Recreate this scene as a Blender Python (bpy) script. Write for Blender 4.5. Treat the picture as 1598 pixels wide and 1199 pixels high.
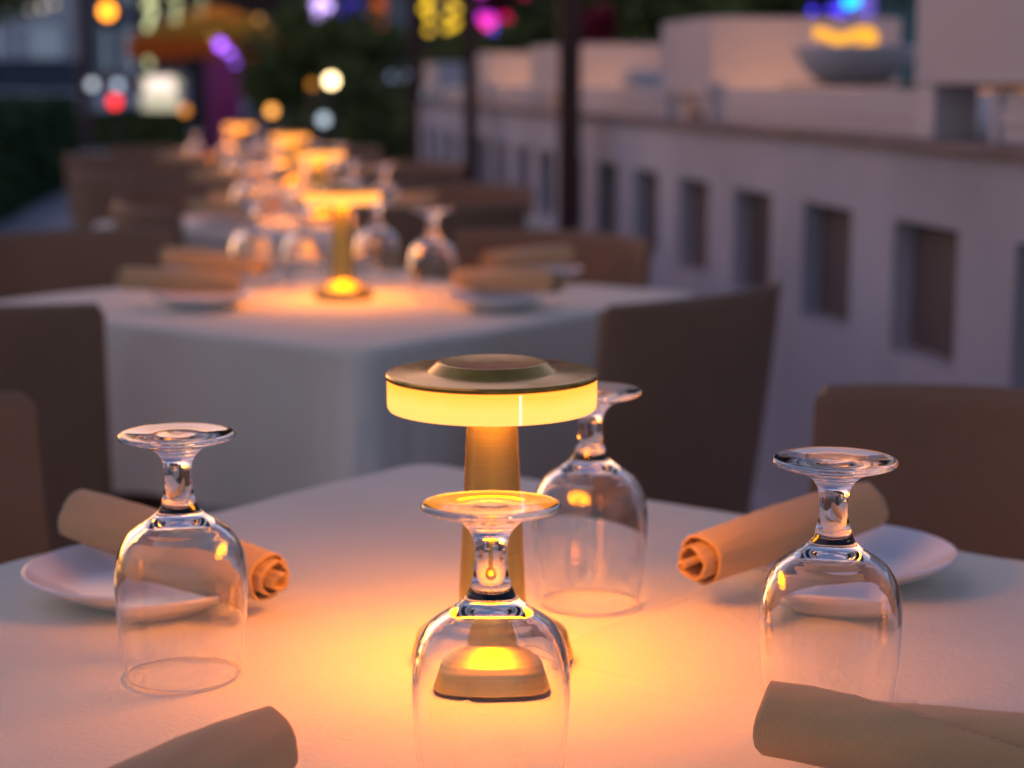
import bpy, bmesh, math, random
from mathutils import Vector, Matrix, noise
random.seed(7)
sc = bpy.context.scene
for o in list(bpy.data.objects): bpy.data.objects.remove(o)
C = sc.collection
PI = math.pi
R = math.radians

# ------------------------------------------------------------------ camera
CAM_Z = 1.095
PITCH = R(9.37)
FPX = 2844.0                       # focal length in photograph pixels (width 1598)
cd = bpy.data.cameras.new('camera'); cam = bpy.data.objects.new('camera', cd); C.objects.link(cam)
cam.location = (0, 0, CAM_Z); cam.rotation_euler = (PI/2 - PITCH, 0, 0)
cd.sensor_width = 36; cd.lens = FPX*36/1598; cd.clip_start = 0.05; cd.clip_end = 600
cd.dof.use_dof = True; cd.dof.focus_distance = 0.95; cd.dof.aperture_fstop = 5.9; cd.dof.aperture_blades = 0
sc.camera = cam
# ------------------------------------------------------------------ world, sun, exposure
w = bpy.data.worlds.new('World'); sc.world = w; w.use_nodes = True
nt = w.node_tree; nt.nodes.clear()
wo = nt.nodes.new('ShaderNodeOutputWorld'); bg = nt.nodes.new('ShaderNodeBackground')
sky = nt.nodes.new('ShaderNodeTexSky'); sky.sky_type = 'NISHITA'; sky.sun_disc = False
sky.sun_elevation = R(4); sky.sun_rotation = R(-20); sky.air_density = 1.2; sky.dust_density = 1.5; sky.ozone_density = 2.0
tint = nt.nodes.new('ShaderNodeMixRGB'); tint.blend_type = 'MULTIPLY'; tint.inputs[0].default_value = 1
tint.inputs[2].default_value = (0.94, 0.82, 1.16, 1)
nt.links.new(sky.outputs[0], tint.inputs[1]); nt.links.new(tint.outputs[0], bg.inputs[0])
bg.inputs[1].default_value = 0.086
nt.links.new(bg.outputs[0], wo.inputs[0])
sd = bpy.data.lights.new('dusk_sun', 'SUN'); sd.energy = 0.12; sd.angle = R(60); sd.color = (1.0, 0.62, 0.70)
so = bpy.data.objects.new('dusk_sun', sd); C.objects.link(so); so.rotation_euler = (R(40), 0, R(-80))
EXPO = 1.5; EM = 2**-EXPO
vs = sc.view_settings; vs.view_transform = 'Standard'; vs.look = 'None'; vs.gamma = 1; vs.exposure = EXPO; vs.use_curve_mapping = False
sc.render.engine = 'CYCLES'
sc.cycles.max_bounces = 14; sc.cycles.transmission_bounces = 12; sc.cycles.glossy_bounces = 6; sc.cycles.diffuse_bounces = 4
sc.cycles.use_denoising = True
sc.cycles.sample_clamp_indirect = 40.0; sc.cycles.blur_glossy = 0.1
LAMP_DOWN = 38.0                   # strength of the lamps' downward light

# ------------------------------------------------------------------ helpers
TZ = 0.75                          # table top height
def at(px, py, Y):
    """world X, Z of the photo pixel for something standing Y metres away"""
    tx = (px-799)/FPX; ty = (py-599.5)/FPX
    d = math.cos(PITCH) - ty*math.sin(PITCH)
    c = Y/d
    return c*tx, CAM_Z - c*(math.sin(PITCH) + ty*math.cos(PITCH))

def principled(name, col, rough=0.6, metal=0.0, spec=0.5, sheen=0.0, trans=0.0, ior=1.45, emit=None, es=0.0):
    m = bpy.data.materials.new(name); m.use_nodes = True
    b = m.node_tree.nodes['Principled BSDF']
    b.inputs['Base Color'].default_value = (*col, 1); b.inputs['Roughness'].default_value = rough
    b.inputs['Metallic'].default_value = metal; b.inputs['Specular IOR Level'].default_value = spec
    b.inputs['Transmission Weight'].default_value = trans; b.inputs['IOR'].default_value = ior
    if sheen: b.inputs['Sheen Weight'].default_value = sheen
    if emit: b.inputs['Emission Color'].default_value = (*emit, 1); b.inputs['Emission Strength'].default_value = es
    return m, m.node_tree, b

def noisy(name, c1, c2, scale=8, rough=0.6, bump=0.0, bscale=None, metal=0, spec=0.5, detail=6, dist=0.01, stretch=None, **k):
    m, t, b = principled(name, c1, rough, metal, spec, **k)
    tc = t.nodes.new('ShaderNodeTexCoord'); mp = t.nodes.new('ShaderNodeMapping')
    t.links.new(tc.outputs['Object'], mp.inputs[0])
    if stretch: mp.inputs['Scale'].default_value = stretch
    n = t.nodes.new('ShaderNodeTexNoise'); n.inputs['Scale'].default_value = scale; n.inputs['Detail'].default_value = detail
    t.links.new(mp.outputs[0], n.inputs['Vector'])
    r = t.nodes.new('ShaderNodeValToRGB'); r.color_ramp.elements[0].position = .3; r.color_ramp.elements[1].position = .7
    r.color_ramp.elements[0].color = (*c1, 1); r.color_ramp.elements[1].color = (*c2, 1)
    t.links.new(n.outputs[0], r.inputs[0]); t.links.new(r.outputs[0], b.inputs['Base Color'])
    if bump:
        n2 = t.nodes.new('ShaderNodeTexNoise'); n2.inputs['Scale'].default_value = bscale or scale*4; n2.inputs['Detail'].default_value = 4
        t.links.new(mp.outputs[0], n2.inputs['Vector'])
        bp = t.nodes.new('ShaderNodeBump'); bp.inputs['Strength'].default_value = bump; bp.inputs['Distance'].default_value = dist
        t.links.new(n2.outputs[0], bp.inputs['Height']); t.links.new(bp.outputs[0], b.inputs['Normal'])
    return m

def weave(name, c1, c2, freq, bump, dist, rough=0.9, sheen=0.2, uv=True, spec=0.3):
    """woven cloth: two crossed waves of thread over slow colour noise"""
    m, t, b = principled(name, c1, rough, 0, spec, sheen=sheen)
    tc = t.nodes.new('ShaderNodeTexCoord'); src = tc.outputs['UV'] if uv else tc.outputs['Object']
    n = t.nodes.new('ShaderNodeTexNoise'); n.inputs['Scale'].default_value = 14; n.inputs['Detail'].default_value = 8
    t.links.new(tc.outputs['Object'], n.inputs['Vector'])
    r = t.nodes.new('ShaderNodeValToRGB'); r.color_ramp.elements[0].position = .3; r.color_ramp.elements[1].position = .72
    r.color_ramp.elements[0].color = (*c1, 1); r.color_ramp.elements[1].color = (*c2, 1)
    t.links.new(n.outputs[0], r.inputs[0])
    hs = []
    for d in ('X', 'Y'):
        wv = t.nodes.new('ShaderNodeTexWave'); wv.wave_type = 'BANDS'; wv.bands_direction = d
        wv.inputs['Scale'].default_value = freq; wv.inputs['Distortion'].default_value = 0.6; wv.inputs['Detail'].default_value = 1
        wv.inputs['Detail Scale'].default_value = 2
        t.links.new(src, wv.inputs['Vector']); hs.append(wv)
    mx = t.nodes.new('ShaderNodeMath'); mx.operation = 'ADD'
    t.links.new(hs[0].outputs['Fac'], mx.inputs[0]); t.links.new(hs[1].outputs['Fac'], mx.inputs[1])
    sl = t.nodes.new('ShaderNodeMixRGB'); sl.blend_type = 'MULTIPLY'; sl.inputs[0].default_value = 0.35
    t.links.new(r.outputs[0], sl.inputs[1]); t.links.new(mx.outputs[0], sl.inputs[2]); t.links.new(sl.outputs[0], b.inputs['Base Color'])
    bp = t.nodes.new('ShaderNodeBump'); bp.inputs['Strength'].default_value = bump; bp.inputs['Distance'].default_value = dist
    t.links.new(mx.outputs[0], bp.inputs['Height']); t.links.new(bp.outputs[0], b.inputs['Normal'])
    return m

def emitter(name, col, s):
    m = bpy.data.materials.new(name); m.use_nodes = True; t = m.node_tree; t.nodes.clear()
    o = t.nodes.new('ShaderNodeOutputMaterial'); e = t.nodes.new('ShaderNodeEmission')
    e.inputs[0].default_value = (*col, 1); e.inputs[1].default_value = s*EM; t.links.new(e.outputs[0], o.inputs[0]); return m

def put(name, bm, m, parent=None, smooth=True, loc=None, auto=None):
    me = bpy.data.meshes.new(name)
    bmesh.ops.recalc_face_normals(bm, faces=bm.faces) if auto != 'keep' else None
    bm.to_mesh(me); bm.free()
    for p in me.polygons: p.use_smooth = smooth
    me.materials.append(m)
    o = bpy.data.objects.new(name, me); C.objects.link(o)
    if parent: o.parent = parent
    if loc: o.location = loc
    if smooth and auto != 'full':
        try: me.set_sharp_from_angle(angle=R(38))
        except Exception: pass
    return o

def tag(o, label=None, cat=None, group=None, kind=None):
    if label: o['label'] = label
    if cat: o['category'] = cat
    if group: o['group'] = group
    if kind: o['kind'] = kind
    return o

def empty(name, loc, rz=0.0):
    o = bpy.data.objects.new(name, None); C.objects.link(o); o.location = loc; o.rotation_euler = (0, 0, rz)
    o.empty_display_size = .05
    return o

def copy_tree(o, parent=None):
    c = o.copy(); C.objects.link(c); c.parent = parent
    for ch in [x for x in o.children]:
        copy_tree(ch, c)
    return c

def box(bm, x0, x1, y0, y1, z0, z1, M=None, bev=0.0):
    v = [Vector((x, y, z)) for z in (z0, z1) for y in (y0, y1) for x in (x0, x1)]
    b2 = bmesh.new()
    vs_ = [b2.verts.new(p) for p in v]
    for f in ((0, 2, 3, 1), (4, 5, 7, 6), (0, 1, 5, 4), (2, 6, 7, 3), (0, 4, 6, 2), (1, 3, 7, 5)): b2.faces.new([vs_[i] for i in f])
    if bev: bmesh.ops.bevel(b2, geom=b2.edges[:], offset=bev, segments=2, affect='EDGES', profile=.5)
    if M: bmesh.ops.transform(b2, matrix=M, verts=b2.verts)
    tmp = bpy.data.meshes.new('tmp'); b2.to_mesh(tmp); b2.free(); bm.from_mesh(tmp); bpy.data.meshes.remove(tmp)

def lathe(bm, prof, n=48, closed=False, M=None):
    """revolve (r,z) points; r==0 makes a pole. closed joins last to first"""
    rings = []
    for r, z in prof:
        if r < 1e-6: rings.append([bm.verts.new((0, 0, z))])
        else: rings.append([bm.verts.new((r*math.cos(2*PI*i/n), r*math.sin(2*PI*i/n), z)) for i in range(n)])
    pairs = list(zip(rings, rings[1:]))
    if closed: pairs.append((rings[-1], rings[0]))
    for a, b in pairs:
        for i in range(n):
            j = (i+1) % n
            if len(a) == 1 and len(b) == 1: continue
            if len(a) == 1: bm.faces.new((a[0], b[i], b[j]))
            elif len(b) == 1: bm.faces.new((a[i], a[j], b[0]))
            else: bm.faces.new((a[i], a[j], b[j], b[i]))
    if M: bmesh.ops.transform(bm, matrix=M, verts=bm.verts)

def tube(bm, pts, r, n=8):
    """round bar through points, r a number or list"""
    rs = r if isinstance(r, (list, tuple)) else [r]*len(pts)
    prev = None; pts = [Vector(p) for p in pts]; rings = []
    for i, p in enumerate(pts):
        d = (pts[min(i+1, len(pts)-1)] - pts[max(i-1, 0)]).normalized()
        u = d.cross(Vector((0, 0, 1)) if abs(d.z) < .9 else Vector((1, 0, 0))).normalized()
        if prev is not None and u.dot(prev) < 0: u = -u
        prev = u; v = d.cross(u)
        rings.append([bm.verts.new(p + rs[i]*(u*math.cos(2*PI*k/n) + v*math.sin(2*PI*k/n))) for k in range(n)])
    for a, b in zip(rings, rings[1:]):
        for k in range(n): bm.faces.new((a[k], a[(k+1) % n], b[(k+1) % n], b[k]))
    bm.faces.new(rings[0][::-1]); bm.faces.new(rings[-1])

def catmull(pts, n):
    out = []
    P = [pts[0]] + list(pts) + [pts[-1]]
    for i in range(1, len(P)-2):
        for k in range(n):
            t = k/n
            out.append(tuple(0.5*((2*P[i][j]) + (-P[i-1][j]+P[i+1][j])*t + (2*P[i-1][j]-5*P[i][j]+4*P[i+1][j]-P[i+2][j])*t*t
                                  + (-P[i-1][j]+3*P[i][j]-3*P[i+1][j]+P[i+2][j])*t**3) for j in range(len(P[0]))))
    out.append(tuple(pts[-1])); return out

def sphere(bm, c, r, seg=12, rings=8, sz=1.0):
    M = Matrix.Translation(c) @ Matrix.Diagonal((r, r, r*sz, 1))
    bmesh.ops.create_uvsphere(bm, u_segments=seg, v_segments=rings, radius=1, matrix=M)

# ------------------------------------------------------------------ materials
M_PAVE = noisy('paving', (.30, .31, .33), (.42, .43, .46), 1.2, .7, .3, 30)
M_ROAD = noisy('asphalt', (.045, .045, .05), (.07, .07, .075), 3, .55, .4, 60)
M_WALL = noisy('white_render', (.43, .42, .45), (.64, .62, .65), 1.6, .8, .25, 60, dist=.002)
M_LEDGE = noisy('stained_ledge', (.22, .15, .12), (.36, .28, .25), 5, .8, .3, 60, dist=.003)
M_RECESS_SHADE = noisy('recess_shade', (.10, .072, .065), (.17, .125, .11), 3, .8, .2, 40, dist=.002)  # shade at the back of the wall recesses, painted in as dark brown
M_BOARD = noisy('white_board', (.54, .52, .54), (.63, .61, .63), 3, .6, .15, 50, dist=.002, stretch=(.3, .3, 3))
M_BROWN = noisy('brown_post', (.05, .018, .012), (.075, .028, .018), 6, .5, .1, 30, dist=.001)
M_BLACK = noisy('dark_metal', (.02, .02, .022), (.035, .035, .04), 6, .5)
M_SOIL = noisy('soil', (.03, .02, .015), (.06, .04, .03), 20, .9, .6, 60)
M_CERAM = noisy('white_glaze', (.76, .76, .77), (.82, .81, .82), 4, .22, spec=.5)
M_CLOTH = noisy('white_linen', (.79, .745, .575), (.84, .795, .625), 11, .85, .8, 260, dist=.0010, sheen=.1, detail=8)
M_NAPK = weave('taupe_linen', (.70, .46, .20), (.77, .52, .24), 1.0, .6, .0009, .9, .35)
M_RATTAN = noisy('woven_taupe', (.24, .132, .072), (.29, .165, .092), 6, .55, .6, 160, dist=.002, spec=.4, detail=8)
M_WOOD = noisy('table_wood', (.12, .07, .04), (.2, .12, .07), 4, .5, stretch=(1, 8, 1))

def brass(name, c1, c2, rough, ring):
    m, t, b = principled(name, c1, rough, 1.0)
    tc = t.nodes.new('ShaderNodeTexCoord'); mp = t.nodes.new('ShaderNodeMapping')
    mp.inputs['Scale'].default_value = (8, 8, 900) if ring else (40, 40, 40)
    t.links.new(tc.outputs['Object'], mp.inputs[0])
    n = t.nodes.new('ShaderNodeTexNoise'); n.inputs['Scale'].default_value = 1.0 if ring else 3; n.inputs['Detail'].default_value = 5
    t.links.new(mp.outputs[0], n.inputs['Vector'])
    r = t.nodes.new('ShaderNodeValToRGB'); r.color_ramp.elements[0].position = .3; r.color_ramp.elements[1].position = .7
    r.color_ramp.elements[0].color = (*c1, 1); r.color_ramp.elements[1].color = (*c2, 1)
    t.links.new(n.outputs[0], r.inputs[0]); t.links.new(r.outputs[0], b.inputs['Base Color'])
    mr = t.nodes.new('ShaderNodeMapRange'); mr.inputs[3].default_value = rough-.07; mr.inputs[4].default_value = rough+.1
    t.links.new(n.outputs[0], mr.inputs[0]); t.links.new(mr.outputs[0], b.inputs['Roughness'])
    bp = t.nodes.new('ShaderNodeBump'); bp.inputs['Strength'].default_value = .12; bp.inputs['Distance'].default_value = .0002
    t.links.new(n.outputs[0], bp.inputs['Height']); t.links.new(bp.outputs[0], b.inputs['Normal'])
    return m
M_BRASS = brass('brushed_brass', (.66, .54, .17), (.78, .64, .23), .30, True)
M_BASE = brass('brushed_brass_base', (.62, .46, .14), (.74, .56, .19), .46, True)
M_CAP = brass('aged_brass_cap', (.66, .36, .06), (.78, .45, .10), .20, False)
M_GLASS, _t, _b = principled('clear_glass', (1, 1, 1), 0.0, trans=1.0, ior=1.5)
M_BAND = emitter('lamp_band', (1.0, .34, .046), 2.4)
def band_grade(m):
    t = m.node_tree; e = [n for n in t.nodes if n.type == 'EMISSION'][0]
    tc = t.nodes.new('ShaderNodeTexCoord'); sp = t.nodes.new('ShaderNodeSeparateXYZ'); mr = t.nodes.new('ShaderNodeMapRange')
    mr.inputs[1].default_value = .1535; mr.inputs[2].default_value = .1717
    n = t.nodes.new('ShaderNodeTexNoise'); n.inputs['Scale'].default_value = 30; n.inputs['Detail'].default_value = 4
    ad = t.nodes.new('ShaderNodeMath'); ad.operation = 'MULTIPLY_ADD'; ad.inputs[1].default_value = .35
    r = t.nodes.new('ShaderNodeValToRGB'); el = r.color_ramp.elements
    el[0].position = .05; el[0].color = (1, .345, .085, 1); el[1].position = 1.1/1.35; el[1].color = (1, .30, .035, 1)
    k = el.new(.5); k.color = (1, .355, .075, 1)
    t.links.new(tc.outputs['Object'], sp.inputs[0]); t.links.new(sp.outputs[2], mr.inputs[0]); t.links.new(tc.outputs['Object'], n.inputs['Vector'])
    t.links.new(n.outputs[0], ad.inputs[0]); t.links.new(mr.outputs[0], ad.inputs[2]); 
    dv = t.nodes.new('ShaderNodeMath'); dv.operation = 'DIVIDE'; dv.inputs[1].default_value = 1.35
    t.links.new(ad.outputs[0], dv.inputs[0]); t.links.new(dv.outputs[0], r.inputs[0]); t.links.new(r.outputs[0], e.inputs[0])
band_grade(M_BAND)
M_SLIT = emitter('lamp_slit', (1.0, .93, .62), 1.3)
M_DOWN = emitter('lamp_underside', (1.0, .262, .0), LAMP_DOWN)

def leafmat(name, c1, c2):
    m = noisy(name, c1, c2, 1.3, .6, detail=3)
    return m
M_LEAF = leafmat('dark_leaf', (.07, .10, .02), (.18, .23, .05))
M_HEDGE = leafmat('hedge_leaf', (.02, .06, .015), (.06, .12, .03))
M_RED = leafmat('red_leaf', (.22, .008, .02), (.35, .02, .05))
M_BARK = noisy('bark', (.05, .035, .025), (.10, .07, .05), 6, .9, .5, 20)

# ------------------------------------------------------------------ the ground
bm = bmesh.new(); box(bm, -140, 140, -6, 260, -.3, 0); tag(put('ground', bm, M_PAVE, smooth=False), kind='structure')
def quad(bm, pts): bm.faces.new([bm.verts.new(p) for p in pts])
bm = bmesh.new()
quad(bm, [(-7.5, -6, .004), (-60, -6, .004), (-60, 200, .004), (-30, 200, .004), (-9.8, 33, .004)])
tag(put('road', bm, M_ROAD, smooth=False), kind='structure')
bm = bmesh.new(); quad(bm, [(-60, 36, .008), (30, 36, .008), (30, 46, .008), (-60, 46, .008)])
tag(put('crossing_road', bm, M_ROAD, smooth=False), kind='structure')

# ------------------------------------------------------------------ terrace wall on the right: street face X = WA - WS*Y
WA, WS = 1.35, 0.1684
wall_ang = math.atan(WS)                        # lean of the wall line from +Y towards -X
WM = Matrix.Translation((WA, 0, 0)) @ Matrix.Rotation(wall_ang, 4, 'Z')     # local y runs along the wall, local x into the terrace
SL = math.sqrt(1+WS*WS)
def wl(Y): return Y*SL                          # distance along the wall for a given Y
def wput(name, bm, m, parent=None, smooth=False):
    bmesh.ops.transform(bm, matrix=WM, verts=bm.verts)
    return put(name, bm, m, parent, smooth)
wall = empty('terrace_wall', (0, 0, 0))
tag(wall, 'low white terrace wall with a row of square recesses running along the right side', 'wall')
Y0, Y1 = -1.0, 11.7
openings = []
k = 2844*WA*.0001413
yo = 2844*WA/1074                               # far edge of one known recess
i = -7
while True:
    far = yo + k*i; near = far - .31
    if far > 11.2: break
    if near > Y0+.2: openings.append((wl(near), wl(far)))
    i += 1
ZB, ZT, ZC = .572, .834, .972
bm = bmesh.new()
def wbox(bm, y0, y1, z0, z1, x0=0, x1=.16, bev=0): box(bm, x0, x1, y0, y1, z0, z1, bev=bev)
# the wall is one sheet of render with real recesses cut in its street face
ys = [wl(Y0)] + [v for o_ in openings for v in o_] + [wl(Y1)]
G = {}
def gv(bm, x, y, z):
    key = (round(x, 5), round(y, 5), round(z, 5))
    if key not in G: G[key] = bm.verts.new((x, y, z))
    return G[key]
zs = [0, ZB, ZT, ZC]
DEP = .05
for a, b in zip(ys, ys[1:]):
    hole = (a, b) in openings
    for zi in range(3):
        if hole and zi == 1:
            for q in (((0, a, ZB), (DEP, a, ZB), (DEP, a, ZT), (0, a, ZT)), ((0, b, ZB), (0, b, ZT), (DEP, b, ZT), (DEP, b, ZB)),
                      ((0, a, ZB), (0, b, ZB), (DEP, b, ZB), (DEP, a, ZB)), ((0, a, ZT), (DEP, a, ZT), (DEP, b, ZT), (0, b, ZT)),
                      ((DEP, a, ZB), (DEP, b, ZB), (DEP, b, ZT), (DEP, a, ZT))):
                bm.faces.new([gv(bm, *p) for p in q])
        else:
            bm.faces.new([gv(bm, 0, a, zs[zi]), gv(bm, 0, b, zs[zi]), gv(bm, 0, b, zs[zi+1]), gv(bm, 0, a, zs[zi+1])])
# ends, top, back
ya, yb = wl(Y0), wl(Y1)
for q in (((0, ya, ZC), (0, yb, ZC), (.16, yb, ZC), (.16, ya, ZC)), ((.16, ya, 0), (.16, yb, 0), (.16, yb, ZC), (.16, ya, ZC)),
          ((0, yb, 0), (.16, yb, 0), (.16, yb, ZC), (0, yb, ZC)), ((0, ya, 0), (.16, ya, 0), (.16, ya, ZC), (0, ya, ZC))):
    bm.faces.new([bm.verts.new(p) for p in q])
bmesh.ops.remove_doubles(bm, verts=bm.verts, dist=1e-4)
wput('wall_face', bm, M_WALL, wall)
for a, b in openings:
    bm = bmesh.new(); wbox(bm, a+.012, b-.012, ZB+.012, ZT-.012, DEP-.012, DEP-.002, .003); wput('recess_shade_panel', bm, M_RECESS_SHADE, wall)
bm = bmesh.new(); wbox(bm, wl(Y0)-.01, wl(Y1)+.01, ZC+.001, ZC+.016, -.022, .20, .004); wput('ledge', bm, M_LEDGE, wall)
bm = bmesh.new(); wbox(bm, wl(Y0), wl(Y1), .001, .10, -.03, -.001, .006); wput('plinth', bm, M_WALL, wall)
# terrace floor behind
bm = bmesh.new()
box(bm, .165, 9, wl(Y0), wl(Y1), 0, .60); bmesh.ops.transform(bm, matrix=WM, verts=bm.verts)
tag(put('terrace_floor', bm, M_PAVE, smooth=False), kind='structure')

# horizontal boarded parapet on the ledge, bay by bay between posts
BX = .07
bays = [(-.6, 2.55, 'nearest bay, right edge of the frame'), (2.62, 3.30, ''), (3.62, 5.05, ''), (5.40, 7.05, ''), (7.40, 9.0, ''), (9.35, 10.9, '')]
bay_lab = ['white boarded parapet bay at the very right edge of the ledge', 'white boarded parapet panel under the tall box at the right edge',
           'white boarded parapet bay below the white bowl, right of the peach lit planter', 'white boarded parapet bay right of the thick brown post, under the small far bowl',
           'white boarded parapet bay between the thick and the thinner brown posts', 'white boarded parapet bay just left of the second brown post',
           'white boarded parapet bay before the farthest brown post', 'farthest white boarded parapet bay at the end of the terrace wall']
for (a, b, _), lab in zip(bays, bay_lab):
    r_ = empty('parapet_bay', WM @ Vector((BX, wl(a), ZC+.017)), wall_ang)
    tag(r_, lab, 'parapet', 'boarded parapet bays on the terrace ledge')
    Lb = wl(b)-wl(a)
    for q in range(3):
        bm = bmesh.new(); box(bm, .0 if q % 2 else .004, .026, .03, Lb-.03, .001+q*.0305, .031+q*.0305, bev=.002); put('board', bm, M_BOARD, r_, False)
    for y_ in (0, Lb-.029):
        bm = bmesh.new(); box(bm, -.004, .035, y_, y_+.028, 0, .0965, bev=.002); put('post', bm, M_BOARD, r_, False)

# planter boxes on short legs
def planter(Ya, Yb, z0, z1, wdt, label, leg_w=.06, soil=True):
    r_ = empty('planter_box', WM @ Vector((.05, wl(Ya), ZC+.017)), wall_ang)
    tag(r_, label, 'planter', 'white planter boxes along the terrace ledge')
    L_ = wl(Yb)-wl(Ya); zb = z0-(ZC+.017); zt = z1-(ZC+.017)
    bm = bmesh.new()
    b2 = bm; t_ = .025
    box(b2, 0, wdt, 0, t_, zb, zt, bev=.003); box(b2, 0, wdt, L_-t_, L_, zb, zt, bev=.003)
    box(b2, 0, t_, t_, L_-t_, zb, zt, bev=.003); box(b2, wdt-t_, wdt, t_, L_-t_, zb, zt, bev=.003)
    box(b2, t_, wdt-t_, t_, L_-t_, zb, zb+t_)
    put('box_body', bm, M_BOARD, r_, False)
    bm = bmesh.new(); box(bm, t_+.002, wdt-t_-.002, t_+.002, L_-t_-.002, zb+t_+.002, zt-.03); put('soil', bm, M_SOIL, r_, False)
    for x_ in (.004, wdt-leg_w-.004):
        for y_ in (.004, L_-leg_w-.004):
            bm = bmesh.new(); box(bm, x_, x_+leg_w, y_, y_+leg_w, 0, zb-.001, bev=.002); put('leg', bm, M_BOARD, r_, False)
    return r_
pl0 = planter(2.66, 3.62, 1.093, 1.52, .55, 'tall white planter box on legs cut off by the right edge', .09)
pl1 = planter(5.08, 5.62, 1.062, 1.275, .55, 'peach lit white planter box behind the white bowl and golden lights')
pl2 = planter(7.08, 7.85, 1.050, 1.245, .55, 'pinkish white planter box just behind the thick brown post')
pl3 = planter(9.05, 9.8, 1.045, 1.245, .55, 'pale pink planter box between the two nearer brown posts')
pl4 = planter(10.95, 11.6, 1.045, 1.215, .55, 'small far planter box left of the second brown post')
# bushes growing in the planters are further back: built with the trees

# white bowls on the ledge
def bowl(x, y, z, r, h, label):
    r_ = empty('bowl_planter', (x, y, z)); tag(r_, label, 'bowl', 'white bowls on the terrace ledge')
    bm = bmesh.new()
    out = catmull([(0, 0), (r*.48, 0), (r*.66, h*.16), (r*.88, h*.58), (r, h)], 8)
    inn = [(max(a-.008, 0), b+.008 if b < h*.9 else b-.001) for a, b in out][::-1]
    lathe(bm, out+[(r-.004, h+.003)]+inn[1:], 56)
    put('bowl_shell', bm, M_CERAM, r_)
    bm = bmesh.new(); lathe(bm, [(0, h*.8), (r*.88, h*.78)], 40); put('soil', bm, M_SOIL, r_)
    return r_
X_, Z_ = at(1322, 138, 4.45)
bowl(X_-.0, 4.36, 1.0936, .145, .085, 'large white bowl on the ledge beside the tall planter box')
ty = empty('shelf_tray', WM @ Vector((.075, wl(3.58), 1.0870)), wall_ang); tag(ty, 'long thin black tray on the parapet beneath the large white bowl', 'tray')
bm = bmesh.new(); box(bm, 0, .34, 0, wl(.95), 0, .006, bev=.002); put('tray_top', bm, M_BLACK, ty, False)
for y_ in (.05, .85):
    bm = bmesh.new(); box(bm, .31, .33, y_, y_+.02, .60-1.0870, -.0005); put('leg', bm, M_BLACK, ty, False)
X_, Z_ = at(1008, 140, 6.7)
bowl(X_, 6.7, 1.066, .095, .07, 'small pink tinged white bowl right of the thick brown post')
bm = bmesh.new(); box(bm, -.08, .08, -.08, .08, 0, .072, bev=.004)
b_ = put('bowl_block', bm, M_BOARD, None, False, (X_, 6.7, .9895)); b_.rotation_euler.z = wall_ang
tag(b_, 'small white block holding up the far pink tinged bowl', 'block')

# golden rope light heaped over the big bowl
def rope_light(pts, r, mat, name, label, cat, n=10):
    bm = bmesh.new(); tube(bm, catmull(pts, 8), r, n); return tag(put(name, bm, mat), label, cat)
M_GOLD = emitter('gold_light', (1.0, .42, .03), 1.5)
M_GOLD2 = emitter('gold_light_soft', (1.0, .33, .08), 1.0)
cx, cz = at(1318, 60, 4.6)
def gp(px, py, Y): a, b = at(px, py, Y); return (a, Y, b)
rope_light([gp(1274, 50, 4.5), gp(1290, 55, 4.48), gp(1308, 62, 4.52), gp(1330, 56, 4.55), gp(1352, 50, 4.5), gp(1362, 62, 4.46), gp(1340, 74, 4.44), gp(1316, 82, 4.44)],
           .013, M_GOLD, 'rope_light', 'thick golden glowing rope light curled over the white bowl', 'light')

# brown posts in front of the wall
def post(px, Y, wd, label):
    X, _ = at(px, 300, Y)
    r_ = empty('brown_post', (X, Y, 0)); tag(r_, label, 'post', 'brown posts standing in front of the terrace wall')
    bm = bmesh.new(); box(bm, -wd/2, wd/2, -wd/2, wd/2, .013, 3.0, bev=.004); put('shaft', bm, M_BROWN, r_, False)
    bm = bmesh.new(); box(bm, -wd*1.0, wd*1.0, -wd*.8, wd*.8, 0, .012, bev=.003); put('base_plate', bm, M_BROWN, r_, False)
    bm = bmesh.new(); box(bm, -wd*.8, wd*.8, -wd*.8, wd*.8, 3.001, 3.03, bev=.003); put('cap', bm, M_BROWN, r_, False)
post(888, 6.2, .073, 'thickest and nearest brown post, right of the centre')
post(735, 8.6, .062, 'second brown post, thinner, left of the thickest one')
post(647, 11.0, .062, 'farthest and thinnest brown post beside the dark trees')

# ------------------------------------------------------------------ tables, cloths
TABLES = [(-.0118, 1.059, R(97.2), .415), (-.2729, 2.93, R(97.8), .415), (-.488, 4.64, R(98), .40), (-.7415, 6.15, R(98), .40), (-1.1432, 7.70, R(98), .40)]
ORD = ['nearest', 'second', 'third', 'fourth', 'fifth']
def rsq(t, h, rc):
    """point and outward normal on a rounded square of half side h at perimeter fraction t, and cornerness 0..1"""
    st = 2*(h-rc); arc = PI*rc/2; per = 4*(st+arc); s = (t % 1)*per
    for k_ in range(4):
        if s < st:
            p = Vector((h, -h+rc+s)); n = Vector((1, 0)); dcor = min(s, st-s); cr = math.exp(-dcor/.035)*.8; break
        s -= st
        if s < arc:
            a = s/rc; p = Vector((h-rc+rc*math.cos(a), h-rc+rc*math.sin(a))); n = Vector((math.cos(a), math.sin(a))); cr = .85+.15*math.sin(2*a); break
        s -= arc
    c_, s_ = [(1, 0), (0, 1), (-1, 0), (0, -1)][k_]
    return Vector((p.x*c_-p.y*s_, p.x*s_+p.y*c_)), Vector((n.x*c_-n.y*s_, n.x*s_+n.y*c_)), cr
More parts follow.
